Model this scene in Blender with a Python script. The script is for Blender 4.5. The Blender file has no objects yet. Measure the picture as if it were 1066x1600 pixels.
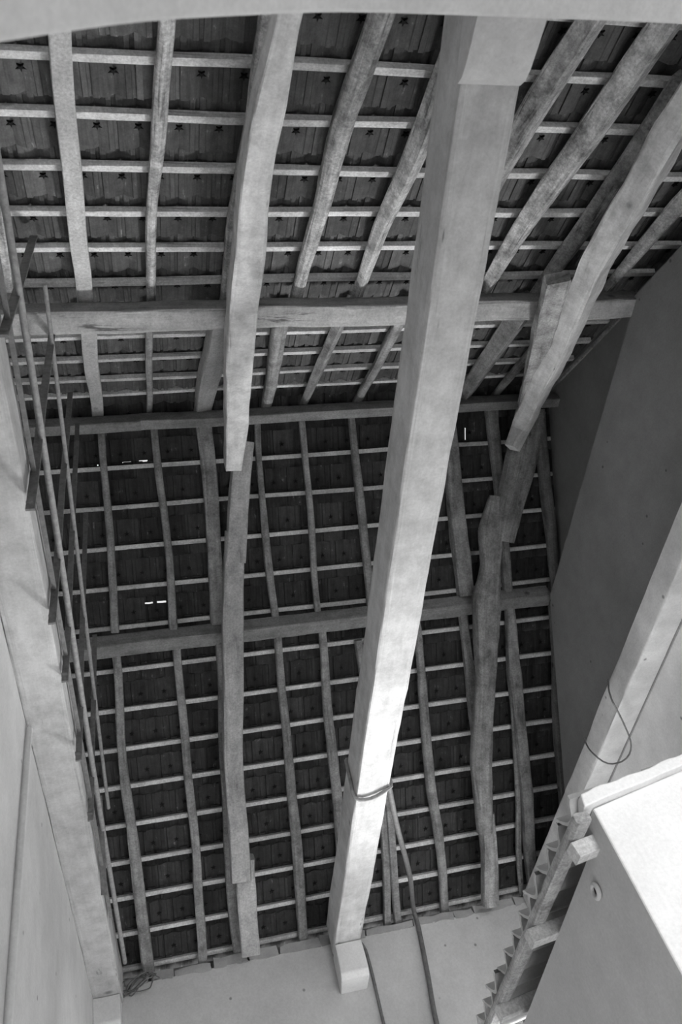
import bpy, bmesh, math, random
from mathutils import Vector, Matrix, noise
random.seed(7)
S = bpy.context.scene
COL = S.collection

SKY_STRENGTH = 1.9
SUN_STRENGTH = 85.0
SUN_DIR = (.05, -1.0, -.577)          # direction the sunlight travels
AREAS = [  # name, place, aim, width, height, watts, spread
    ('window_daylight', (2.6, 7.22, .85), (.7, .9, 4.15), 1.0, 1.0, 88, 60),
    ('side_window_daylight', (3.26, 6.25, 1.7), (.8, 2.0, 3.9), 1.4, 1.0, 18, 180),
    ('shed_front_fill', (2.4, -1.0, .9), (2.5, 3.0, 1.5), 1.5, 1.2, 55, 80)]  # last one: unseen fill added to brighten the shed's white front
EXPOSURE = -1.0
# ------------------------------------------------------------------ camera
CAM_R = Vector((0.969475, -0.075285, -0.233345))
CAM_U = Vector((0.081405, -0.798879, 0.595958))
CAM_F = Vector((0.23128, 0.596762, 0.768365))
cam_data = bpy.data.cameras.new('camera')
cam = bpy.data.objects.new('camera', cam_data); COL.objects.link(cam)
rot = Matrix((CAM_R, CAM_U, -CAM_F)).transposed()
cam.matrix_world = rot.to_4x4()
cam_data.sensor_fit = 'VERTICAL'; cam_data.sensor_height = 36.0; cam_data.sensor_width = 24.0
cam_data.lens = 1267.24 * 36.0 / 1600.0
cam_data.clip_start = 0.02; cam_data.clip_end = 200
cam_data.dof.use_dof = True; cam_data.dof.focus_distance = 5.2; cam_data.dof.aperture_fstop = 3.2
S.camera = cam

# ------------------------------------------------------------------ light
W = bpy.data.worlds.new('sky'); S.world = W; W.use_nodes = True
W.node_tree.nodes['Background'].inputs[0].default_value = (1, 1, 1, 1)
W.node_tree.nodes['Background'].inputs[1].default_value = SKY_STRENGTH
sun_d = bpy.data.lights.new('sun', 'SUN'); sun = bpy.data.objects.new('sun', sun_d); COL.objects.link(sun)
sun_d.energy = SUN_STRENGTH; sun_d.angle = math.radians(0.6)
sun.rotation_euler = Vector(SUN_DIR).to_track_quat('-Z', 'Y').to_euler()
for nm, loc, tgt, sx, sy, e, spread in AREAS:
    ld = bpy.data.lights.new(nm, 'AREA'); lo = bpy.data.objects.new(nm, ld); COL.objects.link(lo)
    ld.shape = 'RECTANGLE'; ld.size = sx; ld.size_y = sy; ld.energy = e; ld.spread = math.radians(spread)
    lo.location = loc; lo.rotation_euler = (Vector(tgt) - Vector(loc)).to_track_quat('-Z', 'Y').to_euler()
vs = S.view_settings
vs.view_transform = 'Standard'; vs.look = 'None'; vs.gamma = 1.0; vs.use_curve_mapping = False
vs.exposure = EXPOSURE
S.cycles.max_bounces = 6; S.cycles.diffuse_bounces = 3

# ------------------------------------------------------------------ measured sizes, metres; camera at the origin

WINDOW = (5.5, 7.0, 1.1, 2.3)
SUN_WINDOW = (-.5, 1.66, -.1, 1.85)
TILE_V = .125
TIE_H = .275
R_HOLE = (3.29, 1.447)
POSTS = [(1.44, 3.15, 1.58, 4.73, .04), (2.17, 2.99, 2.23, 5.0, .04), (2.86, 3.0, 3.0, 5.55, .036), (3.33, 3.05, 3.44, 5.85, .034), (3.93, 3.0, 4.06, 5.5, .034), (4.55, 3.02, 4.7, 4.75, .034), (5.38, 3.0, 5.0, 3.5, .04)]
RODS = [([(-.47, .8, 3.68), (-.47, 2.0, 3.62), (-.47, 4.3, 3.38), (-.47, 6.9, 3.25)], .017, 'rod'), ([(-.47, 1.88, 4.79), (-.47, 2.53, 4.64), (-.47, 4.31, 4.13), (-.47, 5.6, 3.8)], .013, 'rod')]
YR, ZR, SLOPE = 3.4569, 6.0831, 0.60918
NEAR_BATTEN_Y = [0.328, 0.603, 0.872, 1.158, 1.435, 1.709, 1.983, 2.26, 2.522, 2.779, 3.027, 3.239, 3.485]
FAR_BATTEN_Y = [3.58, 3.85, 4.12, 4.396, 4.672, 4.94, 5.232, 5.511, 5.781, 6.044, 6.311, 6.57, 6.821, 7.076, 7.326]
NEAR_RAFTERS = [
    ('squared timber rafter end cut off at the left edge above the upper purlin', [(-0.626, 1.281, 4.504, 0.092), (-0.732, 2.149, 5.11, 0.085)], 1.1, 0, 0.2, 'u1'),
    ('wide flat sawn rafter of the upper roof slope, leftmost whole one above the upper purlin', [(-0.189, 0.482, 3.946, 0.09), (-0.225, 1.088, 4.369, 0.094), (-0.236, 1.357, 4.557, 0.095), (-0.271, 2.087, 5.067, 0.095)], 0.9, 0, 0.15, 'u1'),
    ('slim knotty round rafter left of the left principal rafter, above the upper purlin', [(0.238, 0.422, 3.905, 0.07), (0.202, 0.905, 4.242, 0.074), (0.167, 1.271, 4.497, 0.06), (0.123, 2.136, 5.1, 0.059)], 1.0, 0, 0.9, 'u1'),
    ('dark rafter tucked behind the left principal rafter, above the upper purlin', [(0.643, 0.463, 3.933, 0.063), (0.624, 1.07, 4.357, 0.081), (0.608, 2.139, 5.103, 0.09)], 1.0, 0, 0.5, 'u1'),
    ('round log rafter just right of the left principal rafter, above the upper purlin', [(1.117, 0.352, 3.843, 0.11), (1.095, 0.841, 4.185, 0.115), (1.083, 1.387, 4.566, 0.1), (1.061, 2.121, 5.078, 0.08)], 1.0, -12, 0.75, 'u1'),
    ("slanting log rafter vanishing behind the big tie beam's left side, above the upper purlin", [(1.514, 0.827, 4.175, 0.099), (1.511, 1.106, 4.37, 0.097), (1.488, 1.577, 4.698, 0.076), (1.49, 2.121, 5.078, 0.059)], 1.0, 36, 0.18, 'u1'),
    ('long log rafter emerging right of the big tie beam beside its plaster corbel', [(2.086, 0.328, 3.814, 0.109), (2.044, 0.659, 4.045, 0.12), (2.024, 1.219, 4.436, 0.105), (1.996, 2.143, 5.081, 0.073)], 1.0, 38, 0.16, 'u1'),
    ('thick log rafter, second right of the big tie beam, above the upper purlin', [(2.46, 0.337, 3.821, 0.127), (2.426, 0.831, 4.166, 0.134), (2.392, 1.291, 4.486, 0.118), (2.4, 2.115, 5.062, 0.072)], 1.0, 36, 0.2, 'u1'),
    ('shaded rafter just left of the right principal rafter, above the upper purlin', [(2.779, 0.861, 4.199, 0.094), (2.808, 1.339, 4.532, 0.105), (2.82, 1.749, 4.818, 0.103), (2.825, 2.108, 5.069, 0.082)], 1.0, 38, 0.16, 'u1'),
    ('short pale rafter right of the right principal rafter, nearest the gable wall', [(3.371, 1.183, 4.423, 0.107), (3.361, 1.301, 4.506, 0.105), (3.363, 1.668, 4.762, 0.086), (3.366, 2.136, 5.088, 0.058)], 1.0, 36, 0.18, 'u1'),
    ('wide flat sawn rafter between upper purlin and ridge beam, leftmost there', [(-0.277, 2.316, 5.226, 0.104), (-0.302, 2.702, 5.495, 0.103), (-0.331, 3.491, 6.046, 0.089)], 0.9, 0, 0.15, 'u2'),
    ('slim straight rafter second from the left between upper purlin and ridge beam', [(0.113, 2.337, 5.247, 0.052), (0.078, 3.539, 6.086, 0.048)], 1.0, 0, 0.6, 'u2'),
    ('broad tilted plank rafter left of the left principal rafter, just above the ridge beam', [(0.6, 2.32, 5.229, 0.161), (0.555, 2.837, 5.589, 0.17), (0.513, 3.537, 6.078, 0.125)], 0.7, 10, 0.15, 'u2'),
    ('pale round rafter just right of the left principal rafter, between upper purlin and ridge beam', [(1.013, 2.357, 5.255, 0.115), (1.031, 2.786, 5.554, 0.112), (1.055, 3.476, 6.036, 0.092)], 1.0, 0, 0.7, 'u2'),
    ('split-edged rafter between left principal rafter and big tie beam, above the ridge beam in view', [(1.443, 2.375, 5.268, 0.071), (1.415, 2.852, 5.6, 0.07), (1.381, 3.487, 6.043, 0.052)], 1.0, 38, 0.16, 'u2'),
    ('smooth rafter just left of the big tie beam, between upper purlin and ridge beam', [(1.891, 2.409, 5.291, 0.083), (1.89, 2.926, 5.652, 0.074), (1.863, 3.501, 6.053, 0.071)], 1.0, -10, 0.6, 'u2'),
    ('broad hewn rafter just right of the big tie beam, between upper purlin and ridge beam', [(2.807, 2.388, 5.264, 0.15), (2.831, 2.908, 5.627, 0.131), (2.86, 3.639, 6.137, 0.103)], 1.0, 38, 0.16, 'u2'),
    ('small dark rafter between big tie beam and right principal rafter, near the ridge beam', [(3.125, 2.423, 5.301, 0.075), (3.189, 2.886, 5.624, 0.07), (3.19, 3.516, 6.063, 0.057)], 1.0, -10, 0.6, 'u2'),
    ('thin rafter lying against the dark gable wall, between upper purlin and ridge beam', [(3.741, 2.304, 5.23, 0.032), (3.742, 2.874, 5.628, 0.035), (3.723, 3.552, 6.1, 0.039)], 1.0, 0, 0.2, 'u2'),
]
FAR_RAFTERS = [
    ('slim rafter of the lower slope between ridge beam and lower purlin, leftmost', [(-0.312, 3.549, 5.958, 0.057), (-0.312, 3.643, 5.892, 0.057), (-0.314, 4.117, 5.562, 0.058), (-0.316, 4.333, 5.411, 0.063), (-0.341, 4.934, 4.992, 0.069)], 1.0, 0, 0.5, 'l1'),
    ('crooked slim rafter passing right of the twin daylight slits, between ridge beam and lower purlin', [(0.106, 3.556, 5.953, 0.058), (0.136, 4.147, 5.541, 0.064), (0.139, 4.544, 5.264, 0.064), (0.135, 4.957, 4.976, 0.075)], 1.0, 0, 0.5, 'l1'),
    ('broad plank rafter left of the left principal rafter, between ridge beam and lower purlin', [(0.517, 3.553, 5.955, 0.129), (0.526, 4.173, 5.522, 0.119), (0.505, 4.956, 4.976, 0.114)], 0.8, 0, 0.15, 'l1'),
    ('slim rafter just right of the left principal rafter, between ridge beam and lower purlin', [(0.971, 3.551, 5.956, 0.054), (0.963, 4.112, 5.565, 0.055), (0.964, 4.338, 5.407, 0.066), (0.99, 4.947, 4.983, 0.066)], 1.0, 0, 0.5, 'l1'),
    ('slim straight rafter midway from left principal rafter to big tie beam, above the lower purlin', [(1.355, 3.555, 5.954, 0.055), (1.367, 4.23, 5.483, 0.055), (1.381, 4.945, 4.984, 0.056)], 1.0, 0, 0.5, 'l1'),
    ("bent rafter disappearing behind the big tie beam's left side, above the lower purlin", [(1.801, 3.565, 5.946, 0.056), (1.823, 4.028, 5.624, 0.073), (1.844, 4.588, 5.233, 0.073), (1.86, 4.942, 4.986, 0.074)], 1.0, 0, 0.5, 'l1'),
    ('broad rafter with nail holes just right of the big tie beam, above the lower purlin', [(2.68, 3.557, 5.952, 0.126), (2.708, 3.947, 5.68, 0.133), (2.729, 4.441, 5.336, 0.145), (2.755, 4.949, 4.981, 0.14)], 0.8, 0, 0.2, 'l1'),
    ('cracked decayed rafter left of the right principal rafter, just below the ridge beam', [(3.127, 3.576, 5.939, 0.117), (3.14, 3.875, 5.731, 0.105), (3.154, 4.175, 5.521, 0.094), (3.17, 4.594, 5.229, 0.088), (3.178, 4.976, 4.962, 0.089)], 1.0, 0, 0.5, 'l1'),
    ('dim split rafter hugging the gable wall, between ridge beam and lower purlin', [(3.606, 3.597, 5.925, 0.095), (3.615, 3.89, 5.72, 0.101), (3.627, 4.406, 5.36, 0.107), (3.645, 4.763, 5.111, 0.09), (3.666, 5.003, 4.943, 0.072)], 1.0, 0, 0.5, 'l1'),
    ('leftmost rafter below the lower purlin, its foot by the tangle of wire', [(-0.348, 5.007, 4.94, 0.063), (-0.338, 5.162, 4.832, 0.069), (-0.359, 5.824, 4.37, 0.069), (-0.347, 6.431, 3.947, 0.09), (-0.306, 7.232, 3.388, 0.102), (-0.3, 7.325, 3.324, 0.091)], 1.0, 0, 0.4, 'l2'),
    ('second rafter from the left from lower purlin down to the far wall top', [(0.144, 5.034, 4.922, 0.07), (0.15, 5.889, 4.325, 0.07), (0.165, 6.622, 3.814, 0.076), (0.143, 7.349, 3.307, 0.082)], 1.0, 0, 0.4, 'l2'),
    ('dim rafter hidden behind the left side of the left principal rafter, below the lower purlin', [(0.505, 5.06, 4.904, 0.082), (0.456, 5.974, 4.266, 0.082), (0.433, 6.895, 3.623, 0.083), (0.449, 7.309, 3.334, 0.083)], 1.0, 0, 0.3, 'l2'),
    ('round rafter just right of the left principal rafter, below the lower purlin', [(0.997, 5.048, 4.912, 0.066), (1.019, 6.024, 4.231, 0.078), (1.033, 6.613, 3.82, 0.095), (1.034, 7.349, 3.306, 0.085)], 1.0, 0, 0.6, 'l2'),
    ('rafter slipping behind the left side of the big tie beam, below the lower purlin', [(1.39, 5.039, 4.918, 0.067), (1.408, 6.05, 4.213, 0.09), (1.429, 6.337, 4.013, 0.085), (1.446, 7.324, 3.324, 0.08)], 1.0, 0, 0.6, 'l2'),
    ('dim narrow rafter close to the right side of the big tie beam foot', [(1.722, 5.195, 4.821, 0.067), (1.789, 5.915, 4.319, 0.068), (1.832, 6.643, 3.811, 0.069), (1.812, 7.357, 3.313, 0.064)], 1.0, 0, 0.3, 'l2'),
    ('pale narrow rafter behind the hanging cable, right of the big tie beam foot', [(1.805, 5.189, 4.802, 0.067), (1.872, 5.909, 4.299, 0.068), (1.898, 6.635, 3.793, 0.069), (1.89, 7.35, 3.294, 0.064)], 1.0, 0, 0.3, 'l2'),
    ('long curved round rafter right of the hanging cable, from lower purlin to wall top', [(2.26, 5.025, 4.928, 0.063), (2.278, 5.171, 4.827, 0.069), (2.289, 6.186, 4.118, 0.093), (2.335, 6.741, 3.73, 0.087), (2.356, 7.369, 3.293, 0.076)], 1.0, 0, 0.8, 'l2'),
    ('rafter crossing behind the left side of the right principal rafter foot', [(2.719, 5.022, 4.936, 0.076), (2.74, 5.369, 4.694, 0.082), (2.78, 6.031, 4.232, 0.094), (2.795, 6.778, 3.711, 0.095), (2.832, 7.347, 3.314, 0.095)], 1.0, 0, 0.4, 'l2'),
    ('bowed rafter in two lapped lengths right of the right principal rafter foot', [(3.168, 5.027, 4.914, 0.077), (3.189, 5.566, 4.538, 0.119), (3.208, 6.061, 4.193, 0.113), (3.226, 6.565, 3.842, 0.114), (3.238, 7.067, 3.491, 0.096), (3.253, 7.298, 3.33, 0.084)], 1.0, 0, 0.4, 'l2'),
    ('thin pole rafter just left of the bowed lapped rafter', [(3.162, 5.725, 4.44, 0.036), (3.16, 6.148, 4.144, 0.042), (3.126, 7.059, 3.509, 0.054), (3.125, 7.318, 3.328, 0.048)], 1.0, 0, 0.8, 'l2'),
    ('dim straight rafter lying against the gable wall below the lower purlin', [(3.614, 5.074, 4.894, 0.06), (3.61, 5.623, 4.511, 0.066), (3.607, 6.178, 4.124, 0.079), (3.618, 6.893, 3.625, 0.091), (3.622, 7.357, 3.301, 0.092)], 1.0, 0, 0.2, 'l2'),
]
PRINCIPALS = [
    ('long pale squared principal rafter left of the big tie beam, on the upper roof slope', [(0.648, 0.351, 3.456, 0.092), (0.624, 0.648, 3.663, 0.129), (0.616, 1.125, 3.996, 0.146), (0.63, 1.539, 4.285, 0.165), (0.654, 2.224, 4.763, 0.181), (0.704, 3.121, 5.299, 0.174), (0.682, 3.618, 5.371, 0.131)], 1.0, 0, 0.12, 'a'),
    ('middle length of the left principal rafter, lapped below the ridge beam', [(0.806, 3.518, 5.561, 0.147), (0.736, 3.811, 5.356, 0.157), (0.652, 4.309, 5.009, 0.157)], 1.0, 0, 0.12, 'a'),
    ('lower length of the left principal rafter, crossing the lower purlin', [(0.68, 4.126, 5.176, 0.148), (0.607, 4.68, 4.79, 0.169), (0.554, 5.283, 4.369, 0.159), (0.518, 5.716, 4.067, 0.15), (0.498, 6.474, 3.538, 0.16)], 1.0, 0, 0.12, 'a'),
    ('short stub lengthening the left principal rafter foot at the wall top', [(0.551, 6.371, 3.65, 0.151), (0.536, 6.637, 3.464, 0.157), (0.531, 7.033, 3.188, 0.152)], 0.8, 0, 0.12, 'a'),
    ('crooked pale principal rafter at the right, on the upper roof slope', [(2.59, 0.574, 3.622, 0.152), (2.612, 0.785, 3.769, 0.158), (2.67, 1.064, 3.963, 0.171), (2.803, 1.665, 4.383, 0.173), (3.003, 2.549, 4.91, 0.171), (3.187, 3.418, 5.436, 0.154), (3.079, 3.608, 5.338, 0.111)], 0.9, 36, 0.18, 'b'),
    ('middle length of the right principal rafter, lapped below the ridge beam', [(3.347, 3.415, 5.633, 0.214), (3.204, 3.823, 5.348, 0.232), (3.09, 4.093, 5.159, 0.213), (3.008, 4.347, 4.982, 0.165)], 0.9, 20, 0.3, 'b'),
    ('forked lower trunk of the right principal rafter crossing the lower purlin', [(2.975, 4.04, 5.246, 0.106), (2.912, 4.291, 5.071, 0.214), (2.897, 4.545, 4.894, 0.171), (2.828, 4.796, 4.719, 0.235), (2.774, 5.301, 4.366, 0.182), (2.68, 5.993, 3.884, 0.178), (2.671, 6.477, 3.546, 0.14)], 0.9, 0, 0.6, 'b'),
    ('pale foot piece of the right principal rafter reaching the wall top', [(2.714, 6.37, 3.661, 0.119), (2.711, 6.706, 3.426, 0.141), (2.695, 7.051, 3.185, 0.142)], 0.9, 0, 0.4, 'b'),
    ('wide dim strut plank behind the right principal rafter, crossing the upper purlin', [(2.551, 1.716, 4.356, 0.15), (2.736, 2.188, 4.685, 0.152), (2.926, 2.687, 5.034, 0.126), (3.131, 3.225, 5.409, 0.084)], 0.5, 0, 0.1, 'b'),
]

# ------------------------------------------------------------------ materials (all grey: the photograph is black and white)
def new_mat(name):
    m = bpy.data.materials.new(name); m.use_nodes = True
    nt = m.node_tree; b = nt.nodes['Principled BSDF']
    b.inputs['Specular IOR Level'].default_value = 0.15
    return m, nt, b
def nd(nt, t, **kw):
    n = nt.nodes.new(t)
    for k, v in kw.items(): setattr(n, k, v)
    return n
def math_node(nt, op, a, b=None, clamp=False):
    n = nd(nt, 'ShaderNodeMath', operation=op, use_clamp=clamp)
    for i, v in enumerate((a, b)):
        if v is None: continue
        if isinstance(v, (int, float)): n.inputs[i].default_value = v
        else: nt.links.new(v, n.inputs[i])
    return n.outputs[0]
def noise_node(nt, vec, scale, detail=4, rough=.6, vscale=None, dist=0):
    if vscale:
        mp = nd(nt, 'ShaderNodeMapping'); mp.inputs['Scale'].default_value = vscale
        nt.links.new(vec, mp.inputs['Vector']); vec = mp.outputs[0]
    n = nd(nt, 'ShaderNodeTexNoise'); n.inputs['Scale'].default_value = scale
    n.inputs['Detail'].default_value = detail; n.inputs['Roughness'].default_value = rough
    n.inputs['Distortion'].default_value = dist
    nt.links.new(vec, n.inputs['Vector']); return n.outputs['Fac']
def remap(nt, v, a, b, c, d):
    n = nd(nt, 'ShaderNodeMapRange'); nt.links.new(v, n.inputs[0])
    for i, x in enumerate((a, b, c, d)): n.inputs[i + 1].default_value = x
    return n.outputs[0]
def finish(nt, b, val, height, dist, rough=.9, strength=1.0):
    cb = nd(nt, 'ShaderNodeCombineColor')
    for i in range(3): nt.links.new(val, cb.inputs[i])
    nt.links.new(cb.outputs[0], b.inputs['Base Color']); b.inputs['Roughness'].default_value = rough
    bp = nd(nt, 'ShaderNodeBump'); bp.inputs['Distance'].default_value = dist; bp.inputs['Strength'].default_value = strength
    nt.links.new(height, bp.inputs['Height']); nt.links.new(bp.outputs[0], b.inputs['Normal'])
def wood(name, v, var=.25, dirt=.5, bump=.004, grit=.26, crk=(.27, .36, .45)):
    m, nt, b = new_mat(name)
    uv = nd(nt, 'ShaderNodeUVMap').outputs[0]; tc = nd(nt, 'ShaderNodeTexCoord').outputs['Object']
    rnd = nd(nt, 'ShaderNodeObjectInfo').outputs['Random']
    grain = noise_node(nt, uv, 1, 5, .65, (1.6, 38, 1), .4)
    broad = noise_node(nt, uv, 1, 3, .6, (1.1, 7, 1))
    blot = noise_node(nt, tc, 7, 5, .7)
    fine = noise_node(nt, tc, 70, 3, .7)
    vor = nd(nt, 'ShaderNodeTexVoronoi'); vor.inputs['Scale'].default_value = 1
    mp = nd(nt, 'ShaderNodeMapping'); mp.inputs['Scale'].default_value = (3.2, 11, 1)
    nt.links.new(uv, mp.inputs[0]); nt.links.new(mp.outputs[0], vor.inputs['Vector'])
    knot = remap(nt, vor.outputs['Distance'], .05, .12, .45, 1.0)
    crack = remap(nt, grain, crk[0], crk[1], crk[2], 1.0)
    x = remap(nt, grain, .3, .7, 1 - var * 1.3, 1 + var * .6)
    x = math_node(nt, 'MULTIPLY', x, remap(nt, blot, .32, .6, 1 - dirt * .7, 1.05))
    x = math_node(nt, 'MULTIPLY', x, remap(nt, broad, .3, .7, .85, 1.1))
    x = math_node(nt, 'MULTIPLY', x, remap(nt, fine, .3, .7, 1 - grit, 1 + grit * .75))
    x = math_node(nt, 'MULTIPLY', x, knot); x = math_node(nt, 'MULTIPLY', x, crack)
    x = math_node(nt, 'MULTIPLY', x, remap(nt, rnd, 0, 1, .86, 1.1))
    x = math_node(nt, 'MULTIPLY', x, v)
    h = math_node(nt, 'ADD', grain, math_node(nt, 'MULTIPLY', blot, .7)); h = math_node(nt, 'ADD', h, math_node(nt, 'MULTIPLY', knot, .5))
    finish(nt, b, x, h, bump); return m
def plaster(name, v, stain=.25, bump=.006, spots=True, streak=.0):
    m, nt, b = new_mat(name)
    tc = nd(nt, 'ShaderNodeTexCoord').outputs['Object']
    big = noise_node(nt, tc, 1.3, 5, .6); mid = noise_node(nt, tc, 6, 5, .65); fine = noise_node(nt, tc, 60, 3, .7)
    st = noise_node(nt, tc, 1, 4, .6, (5, 5, .8))
    x = remap(nt, big, .3, .7, 1 - stain, 1.04)
    x = math_node(nt, 'MULTIPLY', x, remap(nt, mid, .3, .65, 1 - stain * .5, 1.03))
    x = math_node(nt, 'MULTIPLY', x, remap(nt, fine, .3, .7, .92, 1.05))
    x = math_node(nt, 'MULTIPLY', x, remap(nt, st, .3, .6, 1 - streak, 1.0))
    if spots:
        vor = nd(nt, 'ShaderNodeTexVoronoi'); vor.inputs['Scale'].default_value = 4.5
        nt.links.new(tc, vor.inputs['Vector'])
        x = math_node(nt, 'MULTIPLY', x, remap(nt, vor.outputs['Distance'], .035, .07, .45, 1.0))
    x = math_node(nt, 'MULTIPLY', x, v)
    h = math_node(nt, 'ADD', big, math_node(nt, 'MULTIPLY', mid, .5)); h = math_node(nt, 'ADD', h, math_node(nt, 'MULTIPLY', fine, .12))
    finish(nt, b, x, h, bump); return m
def clay(name, v):
    m, nt, b = new_mat(name)
    tc = nd(nt, 'ShaderNodeTexCoord').outputs['Object']; rnd = nd(nt, 'ShaderNodeObjectInfo').outputs['Random']
    off = nd(nt, 'ShaderNodeVectorMath', operation='SCALE'); off.inputs[0].default_value = (13, 7, 5); nt.links.new(rnd, off.inputs['Scale'])
    ad = nd(nt, 'ShaderNodeVectorMath', operation='ADD'); nt.links.new(tc, ad.inputs[0]); nt.links.new(off.outputs[0], ad.inputs[1])
    vec = ad.outputs[0]
    st = noise_node(nt, vec, 1, 5, .7, (55, 5, 20)); bl = noise_node(nt, vec, 16, 5, .7); fine = noise_node(nt, vec, 110, 3, .7)
    x = remap(nt, st, .3, .7, .78, 1.2)
    x = math_node(nt, 'MULTIPLY', x, remap(nt, bl, .3, .7, .75, 1.2))
    x = math_node(nt, 'MULTIPLY', x, remap(nt, fine, .3, .7, .85, 1.12))
    x = math_node(nt, 'MULTIPLY', x, remap(nt, rnd, 0, 1, .7, 1.25))
    efflo = remap(nt, math_node(nt, 'MULTIPLY', bl, st), .36, .43, 0, .16)
    x = math_node(nt, 'ADD', math_node(nt, 'MULTIPLY', x, v), efflo)
    finish(nt, b, x, math_node(nt, 'ADD', st, bl), .003); return m
def plain(name, v, rough=.7, metal=0, scale=30):
    m, nt, b = new_mat(name)
    tc = nd(nt, 'ShaderNodeTexCoord').outputs['Object']; n = noise_node(nt, tc, scale, 4, .7)
    x = math_node(nt, 'MULTIPLY', remap(nt, n, .3, .7, .7, 1.25), v)
    finish(nt, b, x, n, .002, rough); b.inputs['Metallic'].default_value = metal; return m

M = dict(
    beam=wood('whitewashed_beam_wood', .59, .13, .3, .003, .08), principal=wood('limewashed_timber', .78, .16, .4, .004, .12), aged=wood('aged_principal_timber', .52, .2, .45), greypurlin=wood('grey_purlin_wood', .34, .2, .4),
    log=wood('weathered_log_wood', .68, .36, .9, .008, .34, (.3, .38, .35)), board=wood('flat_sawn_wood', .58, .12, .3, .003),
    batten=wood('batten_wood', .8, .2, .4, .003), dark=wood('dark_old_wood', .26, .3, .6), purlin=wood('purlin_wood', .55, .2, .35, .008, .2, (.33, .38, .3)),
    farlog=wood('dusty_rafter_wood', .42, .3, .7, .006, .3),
    plaster=plaster('limewash_plaster', .7, .16), rwall=plaster('fresh_limewash', .9, .2), rbeam=plaster('plastered_timber', .86, .35, .01), gable=plaster('gable_plaster', .35, .2, .012), gable2=plaster('upper_gable_plaster', .3, .2),  # gable2: recessed top of the gable, a slightly darker plaster
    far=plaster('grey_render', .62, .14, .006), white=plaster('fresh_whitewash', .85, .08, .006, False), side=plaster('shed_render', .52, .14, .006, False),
    arch=plaster('arch_plaster', .8, .15, .004, False), stone=plaster('rough_mortar', .5, .35, .015), ground=plaster('cement_floor', .42, .15, .004, False),
    soil=plaster('damp_soil', .12, .3, .02, False), clay=clay('clay_tile', TILE_V), clayfar=clay('shaded_clay_tile', TILE_V * .5), hole_shade=plain('hole_shade_black', .012), shedclay=plaster('pale_clay', .78, .4, .006, False),  # far clay darkened for that slope's weaker light; hole black paints shade inside
    iron=plain('rusty_iron', .2, .6), rod=plain('speckled_rod', .33, .6), cable=plain('cable_sheath', .16, .6), rope=plain('fibre_rope', .3, .95))

# ------------------------------------------------------------------ helpers
def link(name, me, mat, parent=None):
    o = bpy.data.objects.new(name, me); COL.objects.link(o)
    if mat is not None and not me.materials: me.materials.append(mat)
    if parent is not None: o.parent = parent
    return o
def tag(o, label=None, cat=None, group=None, kind=None):
    for k, v in (('label', label), ('category', cat), ('group', group), ('kind', kind)):
        if v: o[k] = v
    return o
def empty(name, loc=(0, 0, 0)):
    o = bpy.data.objects.new(name, None); COL.objects.link(o); o.location = loc; o.empty_display_size = .1; return o
def from_data(name, verts, faces, uvs=None, smooth=False, sharp=.7):
    me = bpy.data.meshes.new(name); me.from_pydata(verts, [], faces)
    if uvs:
        l = me.uv_layers.new(name='UVMap').data
        k = 0
        for fuv in uvs:
            for t in fuv: l[k].uv = t; k += 1
    me.update()
    if smooth:
        me.polygons.foreach_set('use_smooth', [True] * len(me.polygons)); me.set_sharp_from_angle(angle=sharp)
    return me
def resample(pts, step):
    P = [Vector(p[:3]) for p in pts]; Wd = [p[3] for p in pts]; out = []
    n = len(P)
    for i in range(n - 1):
        a, b = P[i], P[i + 1]; L = (b - a).length; k = max(1, int(L / step))
        m0 = (P[i + 1] - P[i - 1]) / ((P[i + 1] - P[i - 1]).length) * L if i > 0 else b - a
        m1 = (P[i + 2] - P[i]) / ((P[i + 2] - P[i]).length) * L if i < n - 2 else b - a
        for j in range(k + (1 if i == n - 2 else 0)):
            t = j / k; t2, t3 = t * t, t * t * t
            q = a * (2 * t3 - 3 * t2 + 1) + m0 * (t3 - 2 * t2 + t) + b * (-2 * t3 + 3 * t2) + m1 * (t3 - t2)
            out.append((q, Wd[i] + (Wd[i + 1] - Wd[i]) * t))
    return out
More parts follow.
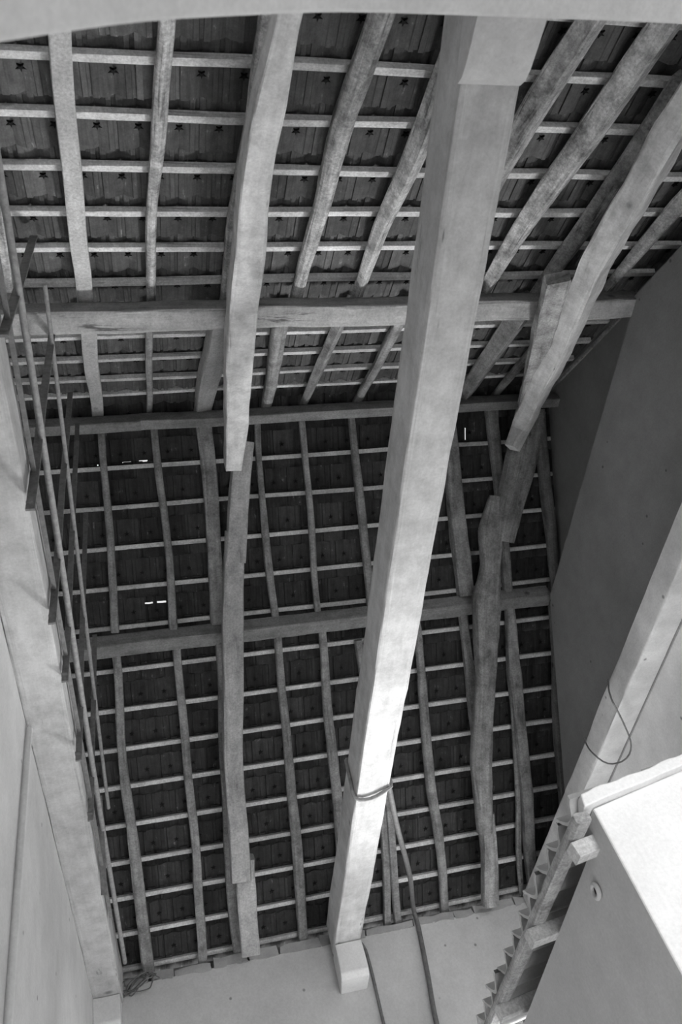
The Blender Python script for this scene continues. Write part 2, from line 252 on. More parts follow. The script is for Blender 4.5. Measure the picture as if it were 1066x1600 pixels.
def timber_mesh(name, pts, ratio=1.0, roll=0, rnd=.3, depth=None, jit=.05, wob=.004, step=.07, N=16, side=Vector((1, 0, 0)), cut=(0, 0)):
    """a timber swept along pts (x, y, z, width): squared when rnd is near 0, a log when rnd is near 1; roll turns the section"""
    R = resample(pts, step); seed = sum(p[0] * 3.1 + p[1] * 1.7 for p in pts)
    e = .16 + .84 * rnd; verts = []; faces = []; uvs = []; u = 0; us = []
    rl = math.radians(roll)
    for i, (q, w) in enumerate(R):
        a = R[max(0, i - 1)][0]; b = R[min(len(R) - 1, i + 1)][0]; t = (b - a).normalized()
        s = (side - t * side.dot(t)).normalized(); n = s.cross(t)
        if n.z < 0: n = -n
        s2 = s * math.cos(rl) + n * math.sin(rl); n2 = n * math.cos(rl) - s * math.sin(rl)
        if i: u += (q - R[i - 1][0]).length
        us.append(u)
        cx = q + s * noise.noise(Vector((u * 1.3, seed, 0))) * wob * 3 + n * noise.noise(Vector((u * 1.1, seed, 9))) * wob
        d = depth if depth else w * ratio
        for k in range(N):
            an = 2 * math.pi * (k + .5) / N; c_, s_ = math.cos(an), math.sin(an)
            x = math.copysign(abs(c_) ** e, c_); y = math.copysign(abs(s_) ** e, s_)
            if rnd < .5:   # keep the face flat right out to the corner
                mx = max(abs(x), abs(y)); f = 1 + (1 / mx - 1) * (1 - rnd * 2) * .8; x *= f; y *= f
                x = max(-1, min(1, x)); y = max(-1, min(1, y))
            r = 1 + jit * noise.noise(Vector((u * 5, k * .9 + seed * 3, seed))) * 2 + jit * .8 * noise.noise(Vector((u * 1.6, k * .5, seed + 7)))
            verts.append(cx + s2 * (x * w * .5 * r) + n2 * (y * d * .5 * r))
    n_ = len(R); per = R[0][1] * 3.6
    for i in range(n_ - 1):
        for k in range(N):
            k2 = (k + 1) % N
            faces.append((i * N + k, i * N + k2, (i + 1) * N + k2, (i + 1) * N + k))
            v0, v1 = per * k / N, per * (k + 1) / N
            uvs.append(((us[i], v0), (us[i], v1), (us[i + 1], v1), (us[i + 1], v0)))
    for base, last in ((0, False), ((n_ - 1) * N, True)):
        idx = [base + k for k in range(N)]
        if not last: idx.reverse()
        faces.append(tuple(idx)); uvs.append([(verts[j].x * .3 + .5, verts[j].z * .3) for j in idx])
    me = from_data(name, [v[:] for v in verts], faces, uvs, True, .6)
    bm = bmesh.new(); bm.from_mesh(me); bmesh.ops.recalc_face_normals(bm, faces=bm.faces); bm.to_mesh(me); bm.free()
    return me
def timber(name, mat, pts, parent=None, **kw):
    return link(name, timber_mesh(name, pts, **kw), mat, parent)
def tube(name, mat, pts, r, parent=None, N=8, closed=False):
    P = [Vector(p) for p in pts]; verts = []; faces = []; n = len(P); prev = None
    for i, q in enumerate(P):
        a = P[(i - 1) % n] if closed else P[max(0, i - 1)]; b = P[(i + 1) % n] if closed else P[min(n - 1, i + 1)]
        t = (b - a).normalized()
        if prev is None: s = t.orthogonal().normalized()
        else: s = (prev - t * prev.dot(t)).normalized()
        prev = s; w = t.cross(s)
        for k in range(N):
            an = 2 * math.pi * k / N; verts.append((q + s * math.cos(an) * r + w * math.sin(an) * r)[:])
    for i in range(n if closed else n - 1):
        for k in range(N):
            j = (i + 1) % n; faces.append((i * N + k, i * N + (k + 1) % N, j * N + (k + 1) % N, j * N + k))
    if not closed: faces += [tuple(range(N))[::-1], tuple((n - 1) * N + k for k in range(N))]
    return link(name, from_data(name, verts, faces, None, True, 1.2), mat, parent)
def smooth_path(pts, step=.04):
    return [q for q, w in resample([tuple(p) + (0,) for p in pts], step)]
def prism_bm(bm, poly, axis, a, b):
    """extrude a 2-D polygon along axis (0 x, 1 y, 2 z) from a to b"""
    def mk(u, v, t): return {0: (t, u, v), 1: (u, t, v), 2: (u, v, t)}[axis]
    v0 = [bm.verts.new(mk(u, v, a)) for u, v in poly]; v1 = [bm.verts.new(mk(u, v, b)) for u, v in poly]
    n = len(poly); bm.faces.new(v0[::-1]); bm.faces.new(v1)
    for i in range(n): bm.faces.new((v0[i], v0[(i + 1) % n], v1[(i + 1) % n], v1[i]))
def box_bm(bm, x0, x1, y0, y1, z0, z1):
    prism_bm(bm, [(x0, y0), (x1, y0), (x1, y1), (x0, y1)], 2, z0, z1)
def bm_obj(name, bm, mat, parent=None, bevel=0, seg=3, rough=0, smooth=True):
    bmesh.ops.recalc_face_normals(bm, faces=bm.faces)
    me = bpy.data.meshes.new(name); bm.to_mesh(me); bm.free()
    o = link(name, me, mat, parent)
    if bevel:
        md = o.modifiers.new('bevel', 'BEVEL'); md.width = bevel; md.segments = seg; md.limit_method = 'ANGLE'
    if smooth: me.polygons.foreach_set('use_smooth', [True] * len(me.polygons)); me.set_sharp_from_angle(angle=.6)
    return o
def struct(name, bm, mat, **kw):
    return tag(bm_obj(name, bm, mat, **kw), kind='structure')
def lumpy(bm, amp, scale=4, cuts=0, seed=0):
    if cuts: bmesh.ops.subdivide_edges(bm, edges=bm.edges[:], cuts=cuts, use_grid_fill=True)
    for v in bm.verts: v.co += noise.noise_vector(v.co * scale + Vector((seed, 0, 0))) * amp

def roof_z(y, v=0): return ZR - math.tan(SLOPE) * abs(y - YR) - v     # underside of the battens
FLOOR = -1.6

# ------------------------------------------------------------------ the setting
bm = bmesh.new(); box_bm(bm, -12, 14, -.18, 20, FLOOR - .2, FLOOR); struct('floor', bm, M['ground'])
bm = bmesh.new(); box_bm(bm, -12, 14, -14, -.18, FLOOR - .2, FLOOR - .02); struct('floor.001', bm, M['soil'])
# far wall
# (a wide window opening below the picture lets the sun onto the floor)
bm = bmesh.new(); DX0, DX1, DZ0, DZ1 = SUN_WINDOW
for a, b, c, d in ((-1.4, DX0, FLOOR, 3.225), (DX0, DX1, FLOOR, DZ0), (DX0, DX1, DZ1, 3.225), (DX1, 1.9, FLOOR, 3.225), (1.9, 3.2, FLOOR, .2), (1.9, 3.2, 1.6, 3.225), (3.2, 4.1, FLOOR, 3.225)): box_bm(bm, a, b, 7.26, 7.66, c, d)
wall_far = struct('wall_far', bm, M['far'])
x = -.78; k = 0
while x < 3.45:
    w = random.uniform(.18, .5); bm = bmesh.new(); h = random.uniform(.045, .085)
    box_bm(bm, x, x + w - .008, 7.262 - random.uniform(0, .02), 7.40, 3.215, 3.225 + h); lumpy(bm, .024, 9, 3, k)
    bm_obj('cap_stone', bm, M['stone'], wall_far); x += w; k += 1
bm = bmesh.new(); box_bm(bm, -1.4, 4.1, 7.405, 7.435, 3.2, 3.355); bm_obj('eave_board', bm, M['dark'], wall_far)
# left wall: thick up to the beam, set back above it
bm = bmesh.new(); box_bm(bm, -1.5, -.735, .2, 7.26, FLOOR, 3.14)
prism_bm(bm, [(.2, 3.1), (7.26, 3.1), (7.26, roof_z(7.26, -.02)), (YR, ZR + .02), (.2, roof_z(.2, -.02))], 0, -1.5, -1.08)
wall_left = struct('wall_left', bm, M['plaster'])
# right gable wall: three set-backs
# (a window in it above the lean-to roof, hidden from here by the lean-to, lights the rafters from the side)
bm = bmesh.new(); WY0, WY1, WZ0, WZ1 = WINDOW
for a, b, c, d in ((.2, WY0, FLOOR, 3.1), (WY1, 7.26, FLOOR, 3.1), (WY0, WY1, FLOOR, WZ0), (WY0, WY1, WZ1, 3.1)): box_bm(bm, 3.3, 3.95, a, b, c, d)
struct('wall_right', bm, M['rwall'])
bm = bmesh.new()
prof3 = [(.2, roof_z(.2, .21)), (2.07, roof_z(2.07, .23)), (2.2, 4.86), (4.86, 4.79), (4.97, 4.73), (7.26, roof_z(7.26, .42))]
for (a, za), (b, zb) in zip(prof3, prof3[1:]): prism_bm(bm, [(a, 3.1), (b, 3.1), (b, zb), (a, za)], 0, 3.5, 3.95)
box_bm(bm, 3.29, 3.52, .2, 7.26, 3.09, 3.27)
struct('wall_right.001', bm, M['gable'])
bm = bmesh.new(); prism_bm(bm, [(.2, 3.3), (7.26, 3.2), (7.26, roof_z(7.26, -.02)), (YR, ZR + .02), (.2, roof_z(.2, -.02))], 0, 3.74, 3.97)
struct('wall_right.002', bm, M['gable2'])
# near wall with the arch the camera stands under
ARCH = [(-.95, -1.6), (-.95, -.2), (-.9, .2), (-.75, .6), (-.5, 1.0), (-.3, 1.27), (-.155, 1.45), (-.069, 1.59), (.073, 1.787), (.234, 1.937), (.536, 2.161), (.838, 2.258), (1.18, 2.34), (1.62, 2.428), (2.1, 2.47), (2.6, 2.44), (3.0, 2.3), (3.25, 2.05), (3.3, 1.6), (3.3, -1.6)]
bm = bmesh.new()
outer_top = roof_z(.2, .02)
pts = smooth_path([(a, b, 0) for a, b in ARCH], .08)
left = [(-1.5, FLOOR)]; right = [(3.95, FLOOR)]
# strip of quads between the arch line and the outer rectangle
def outer(i, n, p):
    return (max(-1.5, min(3.95, -1.5 + (3.95 + 1.5) * max(0, min(1, (p.x + .3) / 3.6)))), outer_top)
f0 = []; b0 = []; f1 = []; b1 = []
for i, p in enumerate(pts):
    if p.x <= -.29 and p.y < 1.3: o_ = (-1.5, p.y)
    elif p.x >= 3.29 and p.y < 1.7: o_ = (3.95, p.y)
    else: o_ = outer(i, len(pts), p)
    f0.append(bm.verts.new((p.x, .2, p.y))); f1.append(bm.verts.new((o_[0], .2, o_[1])))
    b0.append(bm.verts.new((p.x, -.18, p.y))); b1.append(bm.verts.new((o_[0], -.18, o_[1])))
for i in range(len(pts) - 1):
    bm.faces.new((f0[i], f0[i + 1], f1[i + 1], f1[i])); bm.faces.new((b0[i + 1], b0[i], b1[i], b1[i + 1]))
    bm.faces.new((f0[i + 1], f0[i], b0[i], b0[i + 1]))
    if (f1[i].co - f1[i + 1].co).length > 1e-5: bm.faces.new((f1[i], f1[i + 1], b1[i + 1], b1[i]))
struct('wall_near', bm, M['arch'], bevel=.035, seg=5)

# ------------------------------------------------------------------ roof covering: battens and clay tiles, parts of the two slopes
PROFILE = [(0, 0), (.028, 0), (.033, .006), (.05, .006), (.074, .015), (.0975, .027), (.121, .015), (.145, .006), (.15, 0), (.172, 0), (.177, .0125), (.208, .0125)]
TAIL, HEAD, PITCH = -.175, .205, .195
def prof(u):
    for (a, ha), (b, hb) in zip(PROFILE, PROFILE[1:]):
        if a <= u <= b: return ha + (hb - ha) * (u - a) / (b - a)
    return 0
def tile_mesh(hole=None, seed=0, lug=True, clay_='clay'):
    rr = random.Random(seed)
    us = [p[0] for p in PROFILE]; ss = [TAIL, HEAD]
    for h_ in hole or (): us = sorted(set(us + [h_[0], h_[1]])); ss = sorted(set(ss + [h_[2], h_[3]]))
    verts = []; faces = []; mats = []; nu = len(us); ns = len(ss)
    for layer in (0, 1):
        for s in ss:
            for u in us:
                hd = s + (rr.uniform(-.004, .004) if s == HEAD else 0)
                verts.append((u, hd, .040 - .14 * s + prof(u) + layer * .011))
    def id(l, j, i): return (l * ns + j) * nu + i
    for j in range(ns - 1):
        for i in range(nu - 1):
            if any(us[i] >= h_[0] - 1e-6 and us[i + 1] <= h_[1] + 1e-6 and ss[j] >= h_[2] - 1e-6 and ss[j + 1] <= h_[3] + 1e-6 for h_ in hole or ()): continue
            faces.append((id(0, j, i + 1), id(0, j, i), id(0, j + 1, i), id(0, j + 1, i + 1)))
            faces.append((id(1, j, i), id(1, j, i + 1), id(1, j + 1, i + 1), id(1, j + 1, i)))
    for j, fl in ((0, 0), (ns - 1, 1)):
        for i in range(nu - 1):
            f = (id(0, j, i), id(0, j, i + 1), id(1, j, i + 1), id(1, j, i)); faces.append(f[::-1] if fl else f)
    for i, fl in ((0, 1), (nu - 1, 0)):
        for j in range(ns - 1):
            f = (id(0, j, i), id(0, j + 1, i), id(1, j + 1, i), id(1, j, i)); faces.append(f if fl else f[::-1])
    mats = [0] * len(faces)
    if lug:
        # hooking lugs behind the batten
        for a, b in ((.012, .08), (.115, .172)):
            v = len(verts)
            for (x_, s_, h_) in ((a, .0, .03), (b, .0, .03), (b, .016, .03), (a, .016, .03), (a + .006, .002, .016), (b - .006, .002, .016), (b - .006, .012, .016), (a + .006, .012, .016)):
                verts.append((x_, s_, h_ + .008))
            for f in ((4, 5, 6, 7), (0, 1, 5, 4), (1, 2, 6, 5), (2, 3, 7, 6), (3, 0, 4, 7)): faces.append(tuple(v + q for q in f[::-1])); mats.append(0)
        # star-shaped wire hole: a raised solid, its inner shade painted near black
        v = len(verts); c0 = (.0975, .082)
        h = .040 - .14 * .082 + .013
        for k in range(10):
            r = .026 if k % 2 == 0 else .008
            verts.append((c0[0] + r * math.cos(k * math.pi / 5 + .3), c0[1] + r * .9 * math.sin(k * math.pi / 5 + .3), h))
        for k in range(10): verts.append((verts[v + k][0], verts[v + k][1], h + .02))
        faces.append(tuple(v + k for k in range(10))[::-1]); mats.append(1)
        for k in range(10):
            k2 = (k + 1) % 10; faces.append((v + k, v + k2, v + 10 + k2, v + 10 + k)); mats.append(1)
    me = from_data('roof_tile', verts, faces)
    me.materials.append(M[clay_]); me.materials.append(M['hole_shade'])
    me.polygons.foreach_set('material_index', mats)
    return me
cs, sn = math.cos(SLOPE), math.sin(SLOPE)
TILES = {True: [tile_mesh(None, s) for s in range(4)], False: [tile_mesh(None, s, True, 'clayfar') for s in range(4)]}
GAPS = [  # daylight slits in chipped tiles: x, y on the slope, half width, half length
    (-.052, 4.797, .032, .007), (.053, 4.798, .037, .008), (-.12, 3.818, .05, .004), (-.0, 3.816, .035, .006), (-.37, 3.825, .005, .005), (2.893, 3.77, .008, .055)]
def slope(near, battens):
    root = tag(empty('ceiling', (0, YR, ZR)), kind='structure')
    sd = 1 if near else -1
    n_up = Vector((0, -sn * sd, cs)); s_up = Vector((0, cs * sd, sn))
    def obj_at(me, x, y, h=0, dx=0, rz=0):
        o = bpy.data.objects.new('roof_tile', me); COL.objects.link(o); o.parent = root
        X = Vector((sd, 0, 0)); X2 = X * math.cos(rz) + s_up * math.sin(rz); Y2 = s_up * math.cos(rz) - X * math.sin(rz)
        m = Matrix((X2, Y2, n_up)).transposed().to_4x4(); m.translation = Vector((x, y, roof_z(y))) + n_up * h - Vector((0, YR, ZR))
        o.matrix_local = m; return o
    rows = list(battens); cand = []
    for r, yb in enumerate(rows):
        y0 = yb + .025 * cs * sd
        off = .5 * PITCH if r % 2 else 0
        for c_ in range(-8, 22):
            x = c_ * PITCH + off + .012
            if x < -1.15 or x > 3.75: continue
            xa = x if near else x + PITCH
            cand.append((r, xa, y0))
    # the 300 that show best stay single tiles
    cpos = Vector((0, 0, 0))
    def vis(t):
        p = Vector((t[1] + (.1 if near else -.1), t[2], roof_z(t[2]))); z = p.dot(CAM_F)
        a = abs(p.dot(CAM_R) / z) / (533 / 1267.24); b = abs(p.dot(CAM_U) / z) / (800 / 1267.24)
        return max(0, a - 1) + max(0, b - 1), z
    cand.sort(key=vis)
    for i, (r, x, y) in enumerate(cand[:300]):
        hole = []
        for gx, gy, hw, hl in GAPS:
            if near: continue
            u = x - gx; s = (y - gy) / cs     # local coordinates, far slope is mirrored in x
            if .006 < u < .195 and -.085 < s < .19:
                hole.append((max(.004, u - hw), min(.196, u + hw), s - hl, s + hl))
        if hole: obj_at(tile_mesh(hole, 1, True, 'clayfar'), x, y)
        else: obj_at(TILES[near][i % 4], x, y, random.uniform(-.001, .0015), 0, random.uniform(-.006, .006))
    if cand[300:]:
        bm = bmesh.new()
        for r, x, y in cand[300:]:
            me = TILES[near][0]; X = Vector((sd, 0, 0)); m = Matrix((X, s_up, n_up)).transposed().to_4x4(); m.translation = Vector((x, y, roof_z(y))) - Vector((0, YR, ZR))
            k = len(bm.verts); bm.from_mesh(me); bm.verts.ensure_lookup_table()
            for v in bm.verts[k:]: v.co = m @ v.co
        me = bpy.data.meshes.new('roof_tile'); bm.to_mesh(me); bm.free()
        o = link('roof_tile', me, M['clay' if near else 'clayfar'], root); me.materials.append(M['hole_shade']); tag(o, kind='stuff')
    for yb in rows:
        z = roof_z(yb); c0 = Vector((0, yb, z)) + n_up * .0175
        xs = [-1.07, -.2, .7, 1.6, 2.5, 3.2, 3.73]
        pts = [(x, c0.y - YR + random.uniform(-.006, .006), c0.z - ZR + random.uniform(-.002, .002), .036) for x in xs]
        # width runs along the slope, depth along its normal
        b = timber('batten', M['batten'], pts, root, depth=.036 if not near else .044, rnd=.08, jit=.05, wob=.001, step=.16, N=12, side=n_up)
    return root
near_extra = [NEAR_BATTEN_Y[0] - .54, NEAR_BATTEN_Y[0] - .27]
s_near = slope(True, near_extra + NEAR_BATTEN_Y[:-1])
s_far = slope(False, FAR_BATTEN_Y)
# ridge caps closing the top
x = -1.1; bmr = None
while x < 3.7:
    vs_ = []; fs = []
    for j, xx in enumerate((x, x + .42)):
        for lay in (0, .014):
            for k in range(9):
                a = math.pi * (k / 8); vs_.append((xx, YR + math.cos(a) * (.15 + lay - .012 * j), ZR - .01 + math.sin(a) * (.12 + lay)))
    for j in (0, 1):
        for k in range(8): b_ = j * 9; fs.append((b_ + k, b_ + k + 1, b_ + k + 19, b_ + k + 18))
    for k in range(8): fs.append((k, k + 1, k + 10, k + 9)); fs.append((18 + k, 18 + k + 1, 27 + k + 1, 27 + k))
    me = from_data('ridge_tile', [(a, b - YR, c - ZR) for a, b, c in vs_], fs); link('ridge_tile', me, M['clay'], s_far); x += .38

# ------------------------------------------------------------------ horizontal timbers
def hbeam(name, label, cat, mat, x0, x1, y, z, w, h, group=None, **kw):
    n = 8; pts = [(x0 + (x1 - x0) * i / n, y, z, w) for i in range(n + 1)]
    kw.setdefault('rnd', .08); kw.setdefault('jit', .035)
    o = timber(name, mat, pts, depth=h, side=Vector((0, 1, 0)), **kw)
    return tag(o, label, cat, group)
hbeam('purlin', 'thick cracked pale purlin crossing the upper roof slope, its right end in the gable wall', 'purlin', M['purlin'], -1.12, 3.56, 2.148, 4.925, .147, .15, wob=.006)
hbeam('purlin', 'grey squared purlin crossing the lower roof slope halfway down', 'purlin', M['greypurlin'], -1.12, 3.56, 5.01, 4.915, .145, .13, wob=.004)
hbeam('ridge_beam', 'narrow ridge beam where the two roof slopes meet', 'beam', M['greypurlin'], -.0, 3.76, 3.487, 5.905, .09, .13, wob=.004)
hbeam('ridge_beam', 'left length of the ridge beam, butted left of the left principal rafter', 'beam', M['greypurlin'], -1.12, .005, 3.487, 5.9, .092, .13, wob=.003)
def tie(label, x, w, h, y0, y1, mat, xs=0, **kw):
    pts = [(x + xs * (i % 2), y0 + (y1 - y0) * i / 9, 3.1 + h / 2, w) for i in range(10)]
    return tag(timber('tie_beam', mat, pts, depth=h, rnd=.06, jit=.018, wob=.002, step=.08, N=24, **kw), label, 'beam')
tie('big whitewashed tie beam crossing the middle of the picture from plaster corbel to far wall', 1.352, .236, TIE_H, .21, 7.2, M['beam'])
tie('whitewashed tie beam running along the left wall beside the iron lattice', -.625, .226, .26, .21, 7.24, M['beam'])
tie('rough plastered tie beam running along the right wall with a loop of wire on it', 3.212, .222, .19, .21, 7.24, M['rbeam'])

# ------------------------------------------------------------------ rafters and trusses
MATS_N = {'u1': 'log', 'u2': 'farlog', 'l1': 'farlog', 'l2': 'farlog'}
def extended(pts, y_to):
    a, b = Vector(pts[0][:3]), Vector(pts[1][:3]); t = (a.y - y_to) / (b.y - a.y)
    if t <= .05: return pts
    q = a + (a - b) * t; return [(q.x, q.y, q.z, pts[0][3] * 1.03)] + list(pts)
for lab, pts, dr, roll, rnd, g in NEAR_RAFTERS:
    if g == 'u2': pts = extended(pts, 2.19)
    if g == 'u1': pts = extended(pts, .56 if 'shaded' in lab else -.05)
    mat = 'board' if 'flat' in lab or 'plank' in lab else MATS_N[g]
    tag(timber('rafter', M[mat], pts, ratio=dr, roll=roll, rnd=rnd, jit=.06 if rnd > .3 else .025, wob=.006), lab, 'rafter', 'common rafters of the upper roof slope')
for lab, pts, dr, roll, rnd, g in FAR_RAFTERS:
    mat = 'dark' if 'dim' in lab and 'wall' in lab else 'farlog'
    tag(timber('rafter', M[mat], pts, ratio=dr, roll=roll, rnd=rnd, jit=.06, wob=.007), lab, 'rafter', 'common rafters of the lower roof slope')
for lab, pts, dr, roll, rnd, g in PRINCIPALS:
    if 'upper' in lab and 'strut' not in lab: pts = extended(pts, .0)
    strut = 'strut' in lab
    tag(timber('strut' if strut else 'principal_rafter', M['farlog' if strut or g == 'b' and 'crooked' not in lab else 'aged' if 'length' in lab else 'principal'], pts, ratio=dr, roll=roll, rnd=rnd, jit=.03 if g == 'a' else .07, wob=.005),
        lab, 'strut' if strut else 'rafter', None if strut else 'lapped principal rafters')

# ------------------------------------------------------------------ corbels
def corbel(label, x0, x1, prof_, mat, amp, seed, bev):
    bm = bmesh.new(); prism_bm(bm, prof_, 0, x0, x1)
    bmesh.ops.triangulate(bm, faces=[f for f in bm.faces if len(f.verts) > 4]); bmesh.ops.subdivide_edges(bm, edges=bm.edges[:], cuts=2, use_grid_fill=True)
    lumpy(bm, amp, 5, 0, seed)
    return tag(bm_obj('corbel', bm, mat, bevel=bev, seg=3), label, 'corbel')
corbel('rounded plastered corbel carrying the near end of the big tie beam, at the top', 1.21, 1.455, [(.2, 3.098), (.478, 3.098), (.478, 3.07), (.455, 3.035), (.41, 3.01), (.34, 2.985), (.26, 2.965), (.2, 2.95)], M['rbeam'], .008, 3, .015)
corbel('small plastered corbel block under the far end of the big tie beam', 1.235, 1.465, [(7.26, 3.098), (7.0, 3.098), (7.0, 2.86), (7.04, 2.82), (7.26, 2.8)], M['arch'], .008, 8, .01)
corbel('small stone block under the far end of the left tie beam', -.735, -.525, [(7.26, 3.098), (7.06, 3.098), (7.06, 2.9), (7.1, 2.86), (7.26, 2.85)], M['arch'], .006, 11, .008)

# ------------------------------------------------------------------ iron lattice on the left beam
t = tag(empty('iron_lattice', (-.5, 3, 3.1)), 'lattice of rusty upright flat irons and rods fixed to the left tie beam', 'ironwork')
def bar(name, mat, a, b, w, th_, parent, sd=Vector((0, 1, 0))):
    a, b = Vector(a) - Vector(parent.location), Vector(b) - Vector(parent.location); n = 6
    pts = [tuple(a.lerp(b, i / n)) + (w,) for i in range(n + 1)]
    return timber(name, mat, pts, parent, depth=th_, rnd=.05, jit=.02, wob=.002, step=.3, N=8, side=sd)
for (y0, z0, y1, z1, w) in POSTS:
    p = bar('post', M['iron'], (-.488, y0, z0), (-.482, y1, z1), w, .012, t, Vector((1, 0, 0)))
    tube('bolt', M['iron'], [(-.476 - t.location.x, y0 - 3, z0 + .05 - 3.1), (-.507 - t.location.x, y0 - 3, z0 + .05 - 3.1)], .012, p)
for pts, r, mt in RODS:
    tube('rod', M[mt], [tuple(Vector(q) - t.location) for q in smooth_path(pts, .3)], r, t)
bar('angle_iron', M['iron'], (-.49, .9, 3.36), (-.49, 5.9, 3.12), .02, .022, t)
# conduit down the left wall
tag(tube('conduit', M['arch'], [(-.722, 3.70, 3.08), (-.72, 3.71, 2.2), (-.72, 3.74, 1.2), (-.72, 3.75, FLOOR + .01)], .02), 'painted conduit pipe running down the left wall below the tie beam', 'pipe')

# ------------------------------------------------------------------ cables, rope, wires
tag(tube('cable', M['cable'], smooth_path([(1.475, 4.86, 3.16), (1.6, 5.4, 3.14), (1.84, 6.3, 3.2), (2.04, 7.2, 3.33), (2.045, 7.235, 3.2), (2.0, 7.235, 2.8), (1.95, 7.235, 2.4), (1.93, 7.235, 1.4), (1.9, 7.235, 1.0)]), .021), 'thick dark cable hanging from the big tie beam over the far wall', 'cable')
tag(tube('cable', M['cable'], smooth_path([(1.485, 7.235, 3.2), (1.53, 7.24, 3.1), (1.525, 7.24, 2.49), (1.52, 7.24, 1.6), (1.52, 7.24, 1.0)]), .013), 'thin dark cable running down the far wall beside the middle corbel', 'cable')
ry = 4.86; hw = .125
tag(tube('rope', M['rope'], smooth_path([(1.352 - hw, ry, 3.1 + TIE_H + .008), (1.352 - hw - .006, ry + .02, 3.2), (1.352 - hw - .004, ry + .03, 3.095), (1.29, ry + .06, 3.082), (1.37, ry + .04, 3.08), (1.44, ry - .01, 3.084), (1.352 + hw + .002, ry - .03, 3.095), (1.352 + hw + .006, ry - .02, 3.2), (1.352 + hw, ry, 3.1 + TIE_H + .008), (1.352, ry, 3.1 + TIE_H + .014), (1.352 - hw, ry, 3.1 + TIE_H + .009)], .03), .013), 'knotted rope tied round the big tie beam', 'rope')
tag(tube('wire', M['cable'], smooth_path([(3.09, 4.261, 3.29), (3.088, 4.281, 3.273), (2.947, 4.152, 3.05), (3.033, 4.293, 3.03), (3.115, 4.432, 3.0), (3.195, 4.589, 2.97), (3.208, 4.698, 2.95), (3.172, 4.778, 2.95), (3.077, 4.804, 2.97), (2.985, 4.752, 3.02), (3.088, 4.943, 3.263), (3.09, 4.923, 3.29)], .03), .006), 'thin loop of wire dangling under the right tie beam', 'wire')
wp = []
for k in range(34):
    a = k * .95; wp.append((-.44 + .11 * math.cos(a) + .03 * math.sin(k * 2.3) + .003 * k, 7.2 + .04 * math.sin(k * 1.7), 3.2 + .055 * math.sin(a * 1.1) + .02 * math.cos(k)))
tag(tube('wire', M['cable'], smooth_path(wp, .02), .005), 'tangle of dark wire on the far wall top at the left', 'wire')

# ------------------------------------------------------------------ lean-to at the lower right
SX, SY = 1.742, 3.0
sh = tag(empty('shed', (SX, SY, FLOOR)), 'small whitewashed lean-to with a tiled eave at the lower right', 'shed'); so = Vector(sh.location)
def shift(bm):
    for v in bm.verts: v.co -= so
bm = bmesh.new()
prism_bm(bm, [(SX, FLOOR), (3.3, FLOOR), (3.3, 1.978), (SX, 1.658)], 1, SY, SY + .16); shift(bm); bm_obj('front_wall', bm, M['white'], sh, bevel=.012)
bm = bmesh.new(); prism_bm(bm, [(SY + .002, FLOOR), (5.3, FLOOR), (5.3, 1.455), (SY + .3, 1.565), (SY + .165, 1.575), (SY + .16, 1.64), (SY + .002, 1.65)], 0, SX - .001, SX + .15); shift(bm); bm_obj('side_wall', bm, M['side'], sh)
o = timber('eave_plate', M['farlog'], [(1.665 - so.x, y - so.y, 1.615 - so.z, .07) for y in (2.98, 3.6, 4.3, 4.9, 5.38)], sh, depth=.05, rnd=.3, jit=.04)
for y, x0 in ((3.14, 1.635), (3.87, 1.60), (4.72, 1.62)):
    timber('joist', M['board'], [(x - so.x, y - so.y, z - so.z, .075) for x, z in ((x0, 1.55), (1.9, 1.59), (2.4, 1.66), (3.28, 1.79))], sh, depth=.07, rnd=.1, jit=.03, side=Vector((0, 1, 0)))
bm = bmesh.new(); prism_bm(bm, [(SX + .15, FLOOR), (3.3, FLOOR), (3.3, 1.87), (SX + .15, 1.63)], 1, 5.14, 5.3); shift(bm); bm_obj('back_wall', bm, M['side'], sh)
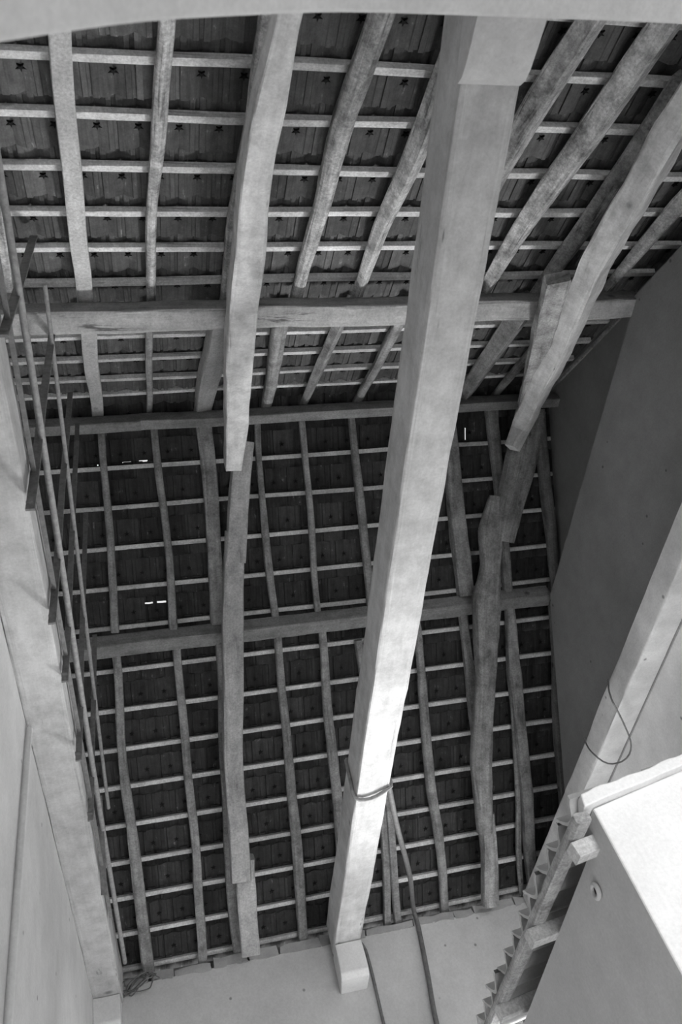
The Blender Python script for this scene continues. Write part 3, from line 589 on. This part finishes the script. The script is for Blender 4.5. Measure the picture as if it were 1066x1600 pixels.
# verge mortar
bm = bmesh.new(); prism_bm(bm, [(1.692, 1.650), (3.3, 1.978), (3.3, 1.99), (2.26, 1.812), (1.702, 1.714)], 1, SY - .045, SY + .2)
bmesh.ops.subdivide_edges(bm, edges=[e for e in bm.edges if e.calc_length() > .5], cuts=14); lumpy(bm, .01, 9); shift(bm); bm_obj('verge_mortar', bm, M['white'], sh, bevel=.008)
# barrel tiles
def wave_tile():
    vs_ = []; fs = []; n = 12
    for j, s in enumerate((0, .24, .48)):
        for lay in (0, .02):
            for i in range(n + 1):
                u = i / n; h = .03 * math.cos(2 * math.pi * u) + (.012 if u > .9 else 0)
                vs_.append((s, u * .208, h + lay + .0 - s * .0))
    m = n + 1
    for j in range(2):
        for i in range(n):
            a = j * 2 * m + i; fs.append((a, a + 1, a + 2 * m + 1, a + 2 * m)); a += m; fs.append((a + 1, a, a + 2 * m, a + 2 * m + 1))
    for j in (0, 2):
        for i in range(n):
            a = j * 2 * m + i; f = (a, a + m, a + m + 1, a + 1); fs.append(f if j == 0 else f[::-1])
    return from_data('barrel_tile', vs_, fs, None, True, 1.0)
wt = wave_tile(); wt.materials.append(M['shedclay'])
for r in range(4):
    for k in range(12):
        o = bpy.data.objects.new('barrel_tile', wt); COL.objects.link(o); o.parent = sh
        jx = random.uniform(-.02, .015) if r == 0 else 0
        o.location = Vector((1.655 + r * .4 + jx, 2.985 + k * .203, 1.668 + r * .4 * .155 + .012 + random.uniform(-.003, .003))) - so
        o.rotation_euler = (random.uniform(-.03, .03), -math.atan(.155) + .035, random.uniform(-.03, .03))
# pipe stub in the side wall; near-black disc paints the shade of its bore
vy, vz = R_HOLE
tube('pipe_stub', M['side'], [(SX - .012 - so.x, vy + .028 * math.cos(a) * 1.0 - so.y, vz + .028 * math.sin(a) - so.z) for a in [k * math.pi / 8 for k in range(16)]], .011, sh, closed=True)
bm = bmesh.new(); bmesh.ops.create_cone(bm, segments=16, radius1=.022, radius2=.022, depth=.01, cap_ends=True)
bmesh.ops.rotate(bm, verts=bm.verts, matrix=Matrix.Rotation(math.pi / 2, 3, 'Y')); bmesh.ops.translate(bm, verts=bm.verts, vec=(SX - .004 - so.x, vy - so.y, vz - so.z)); bm_obj('pipe_bore', bm, M['hole_shade'], sh)
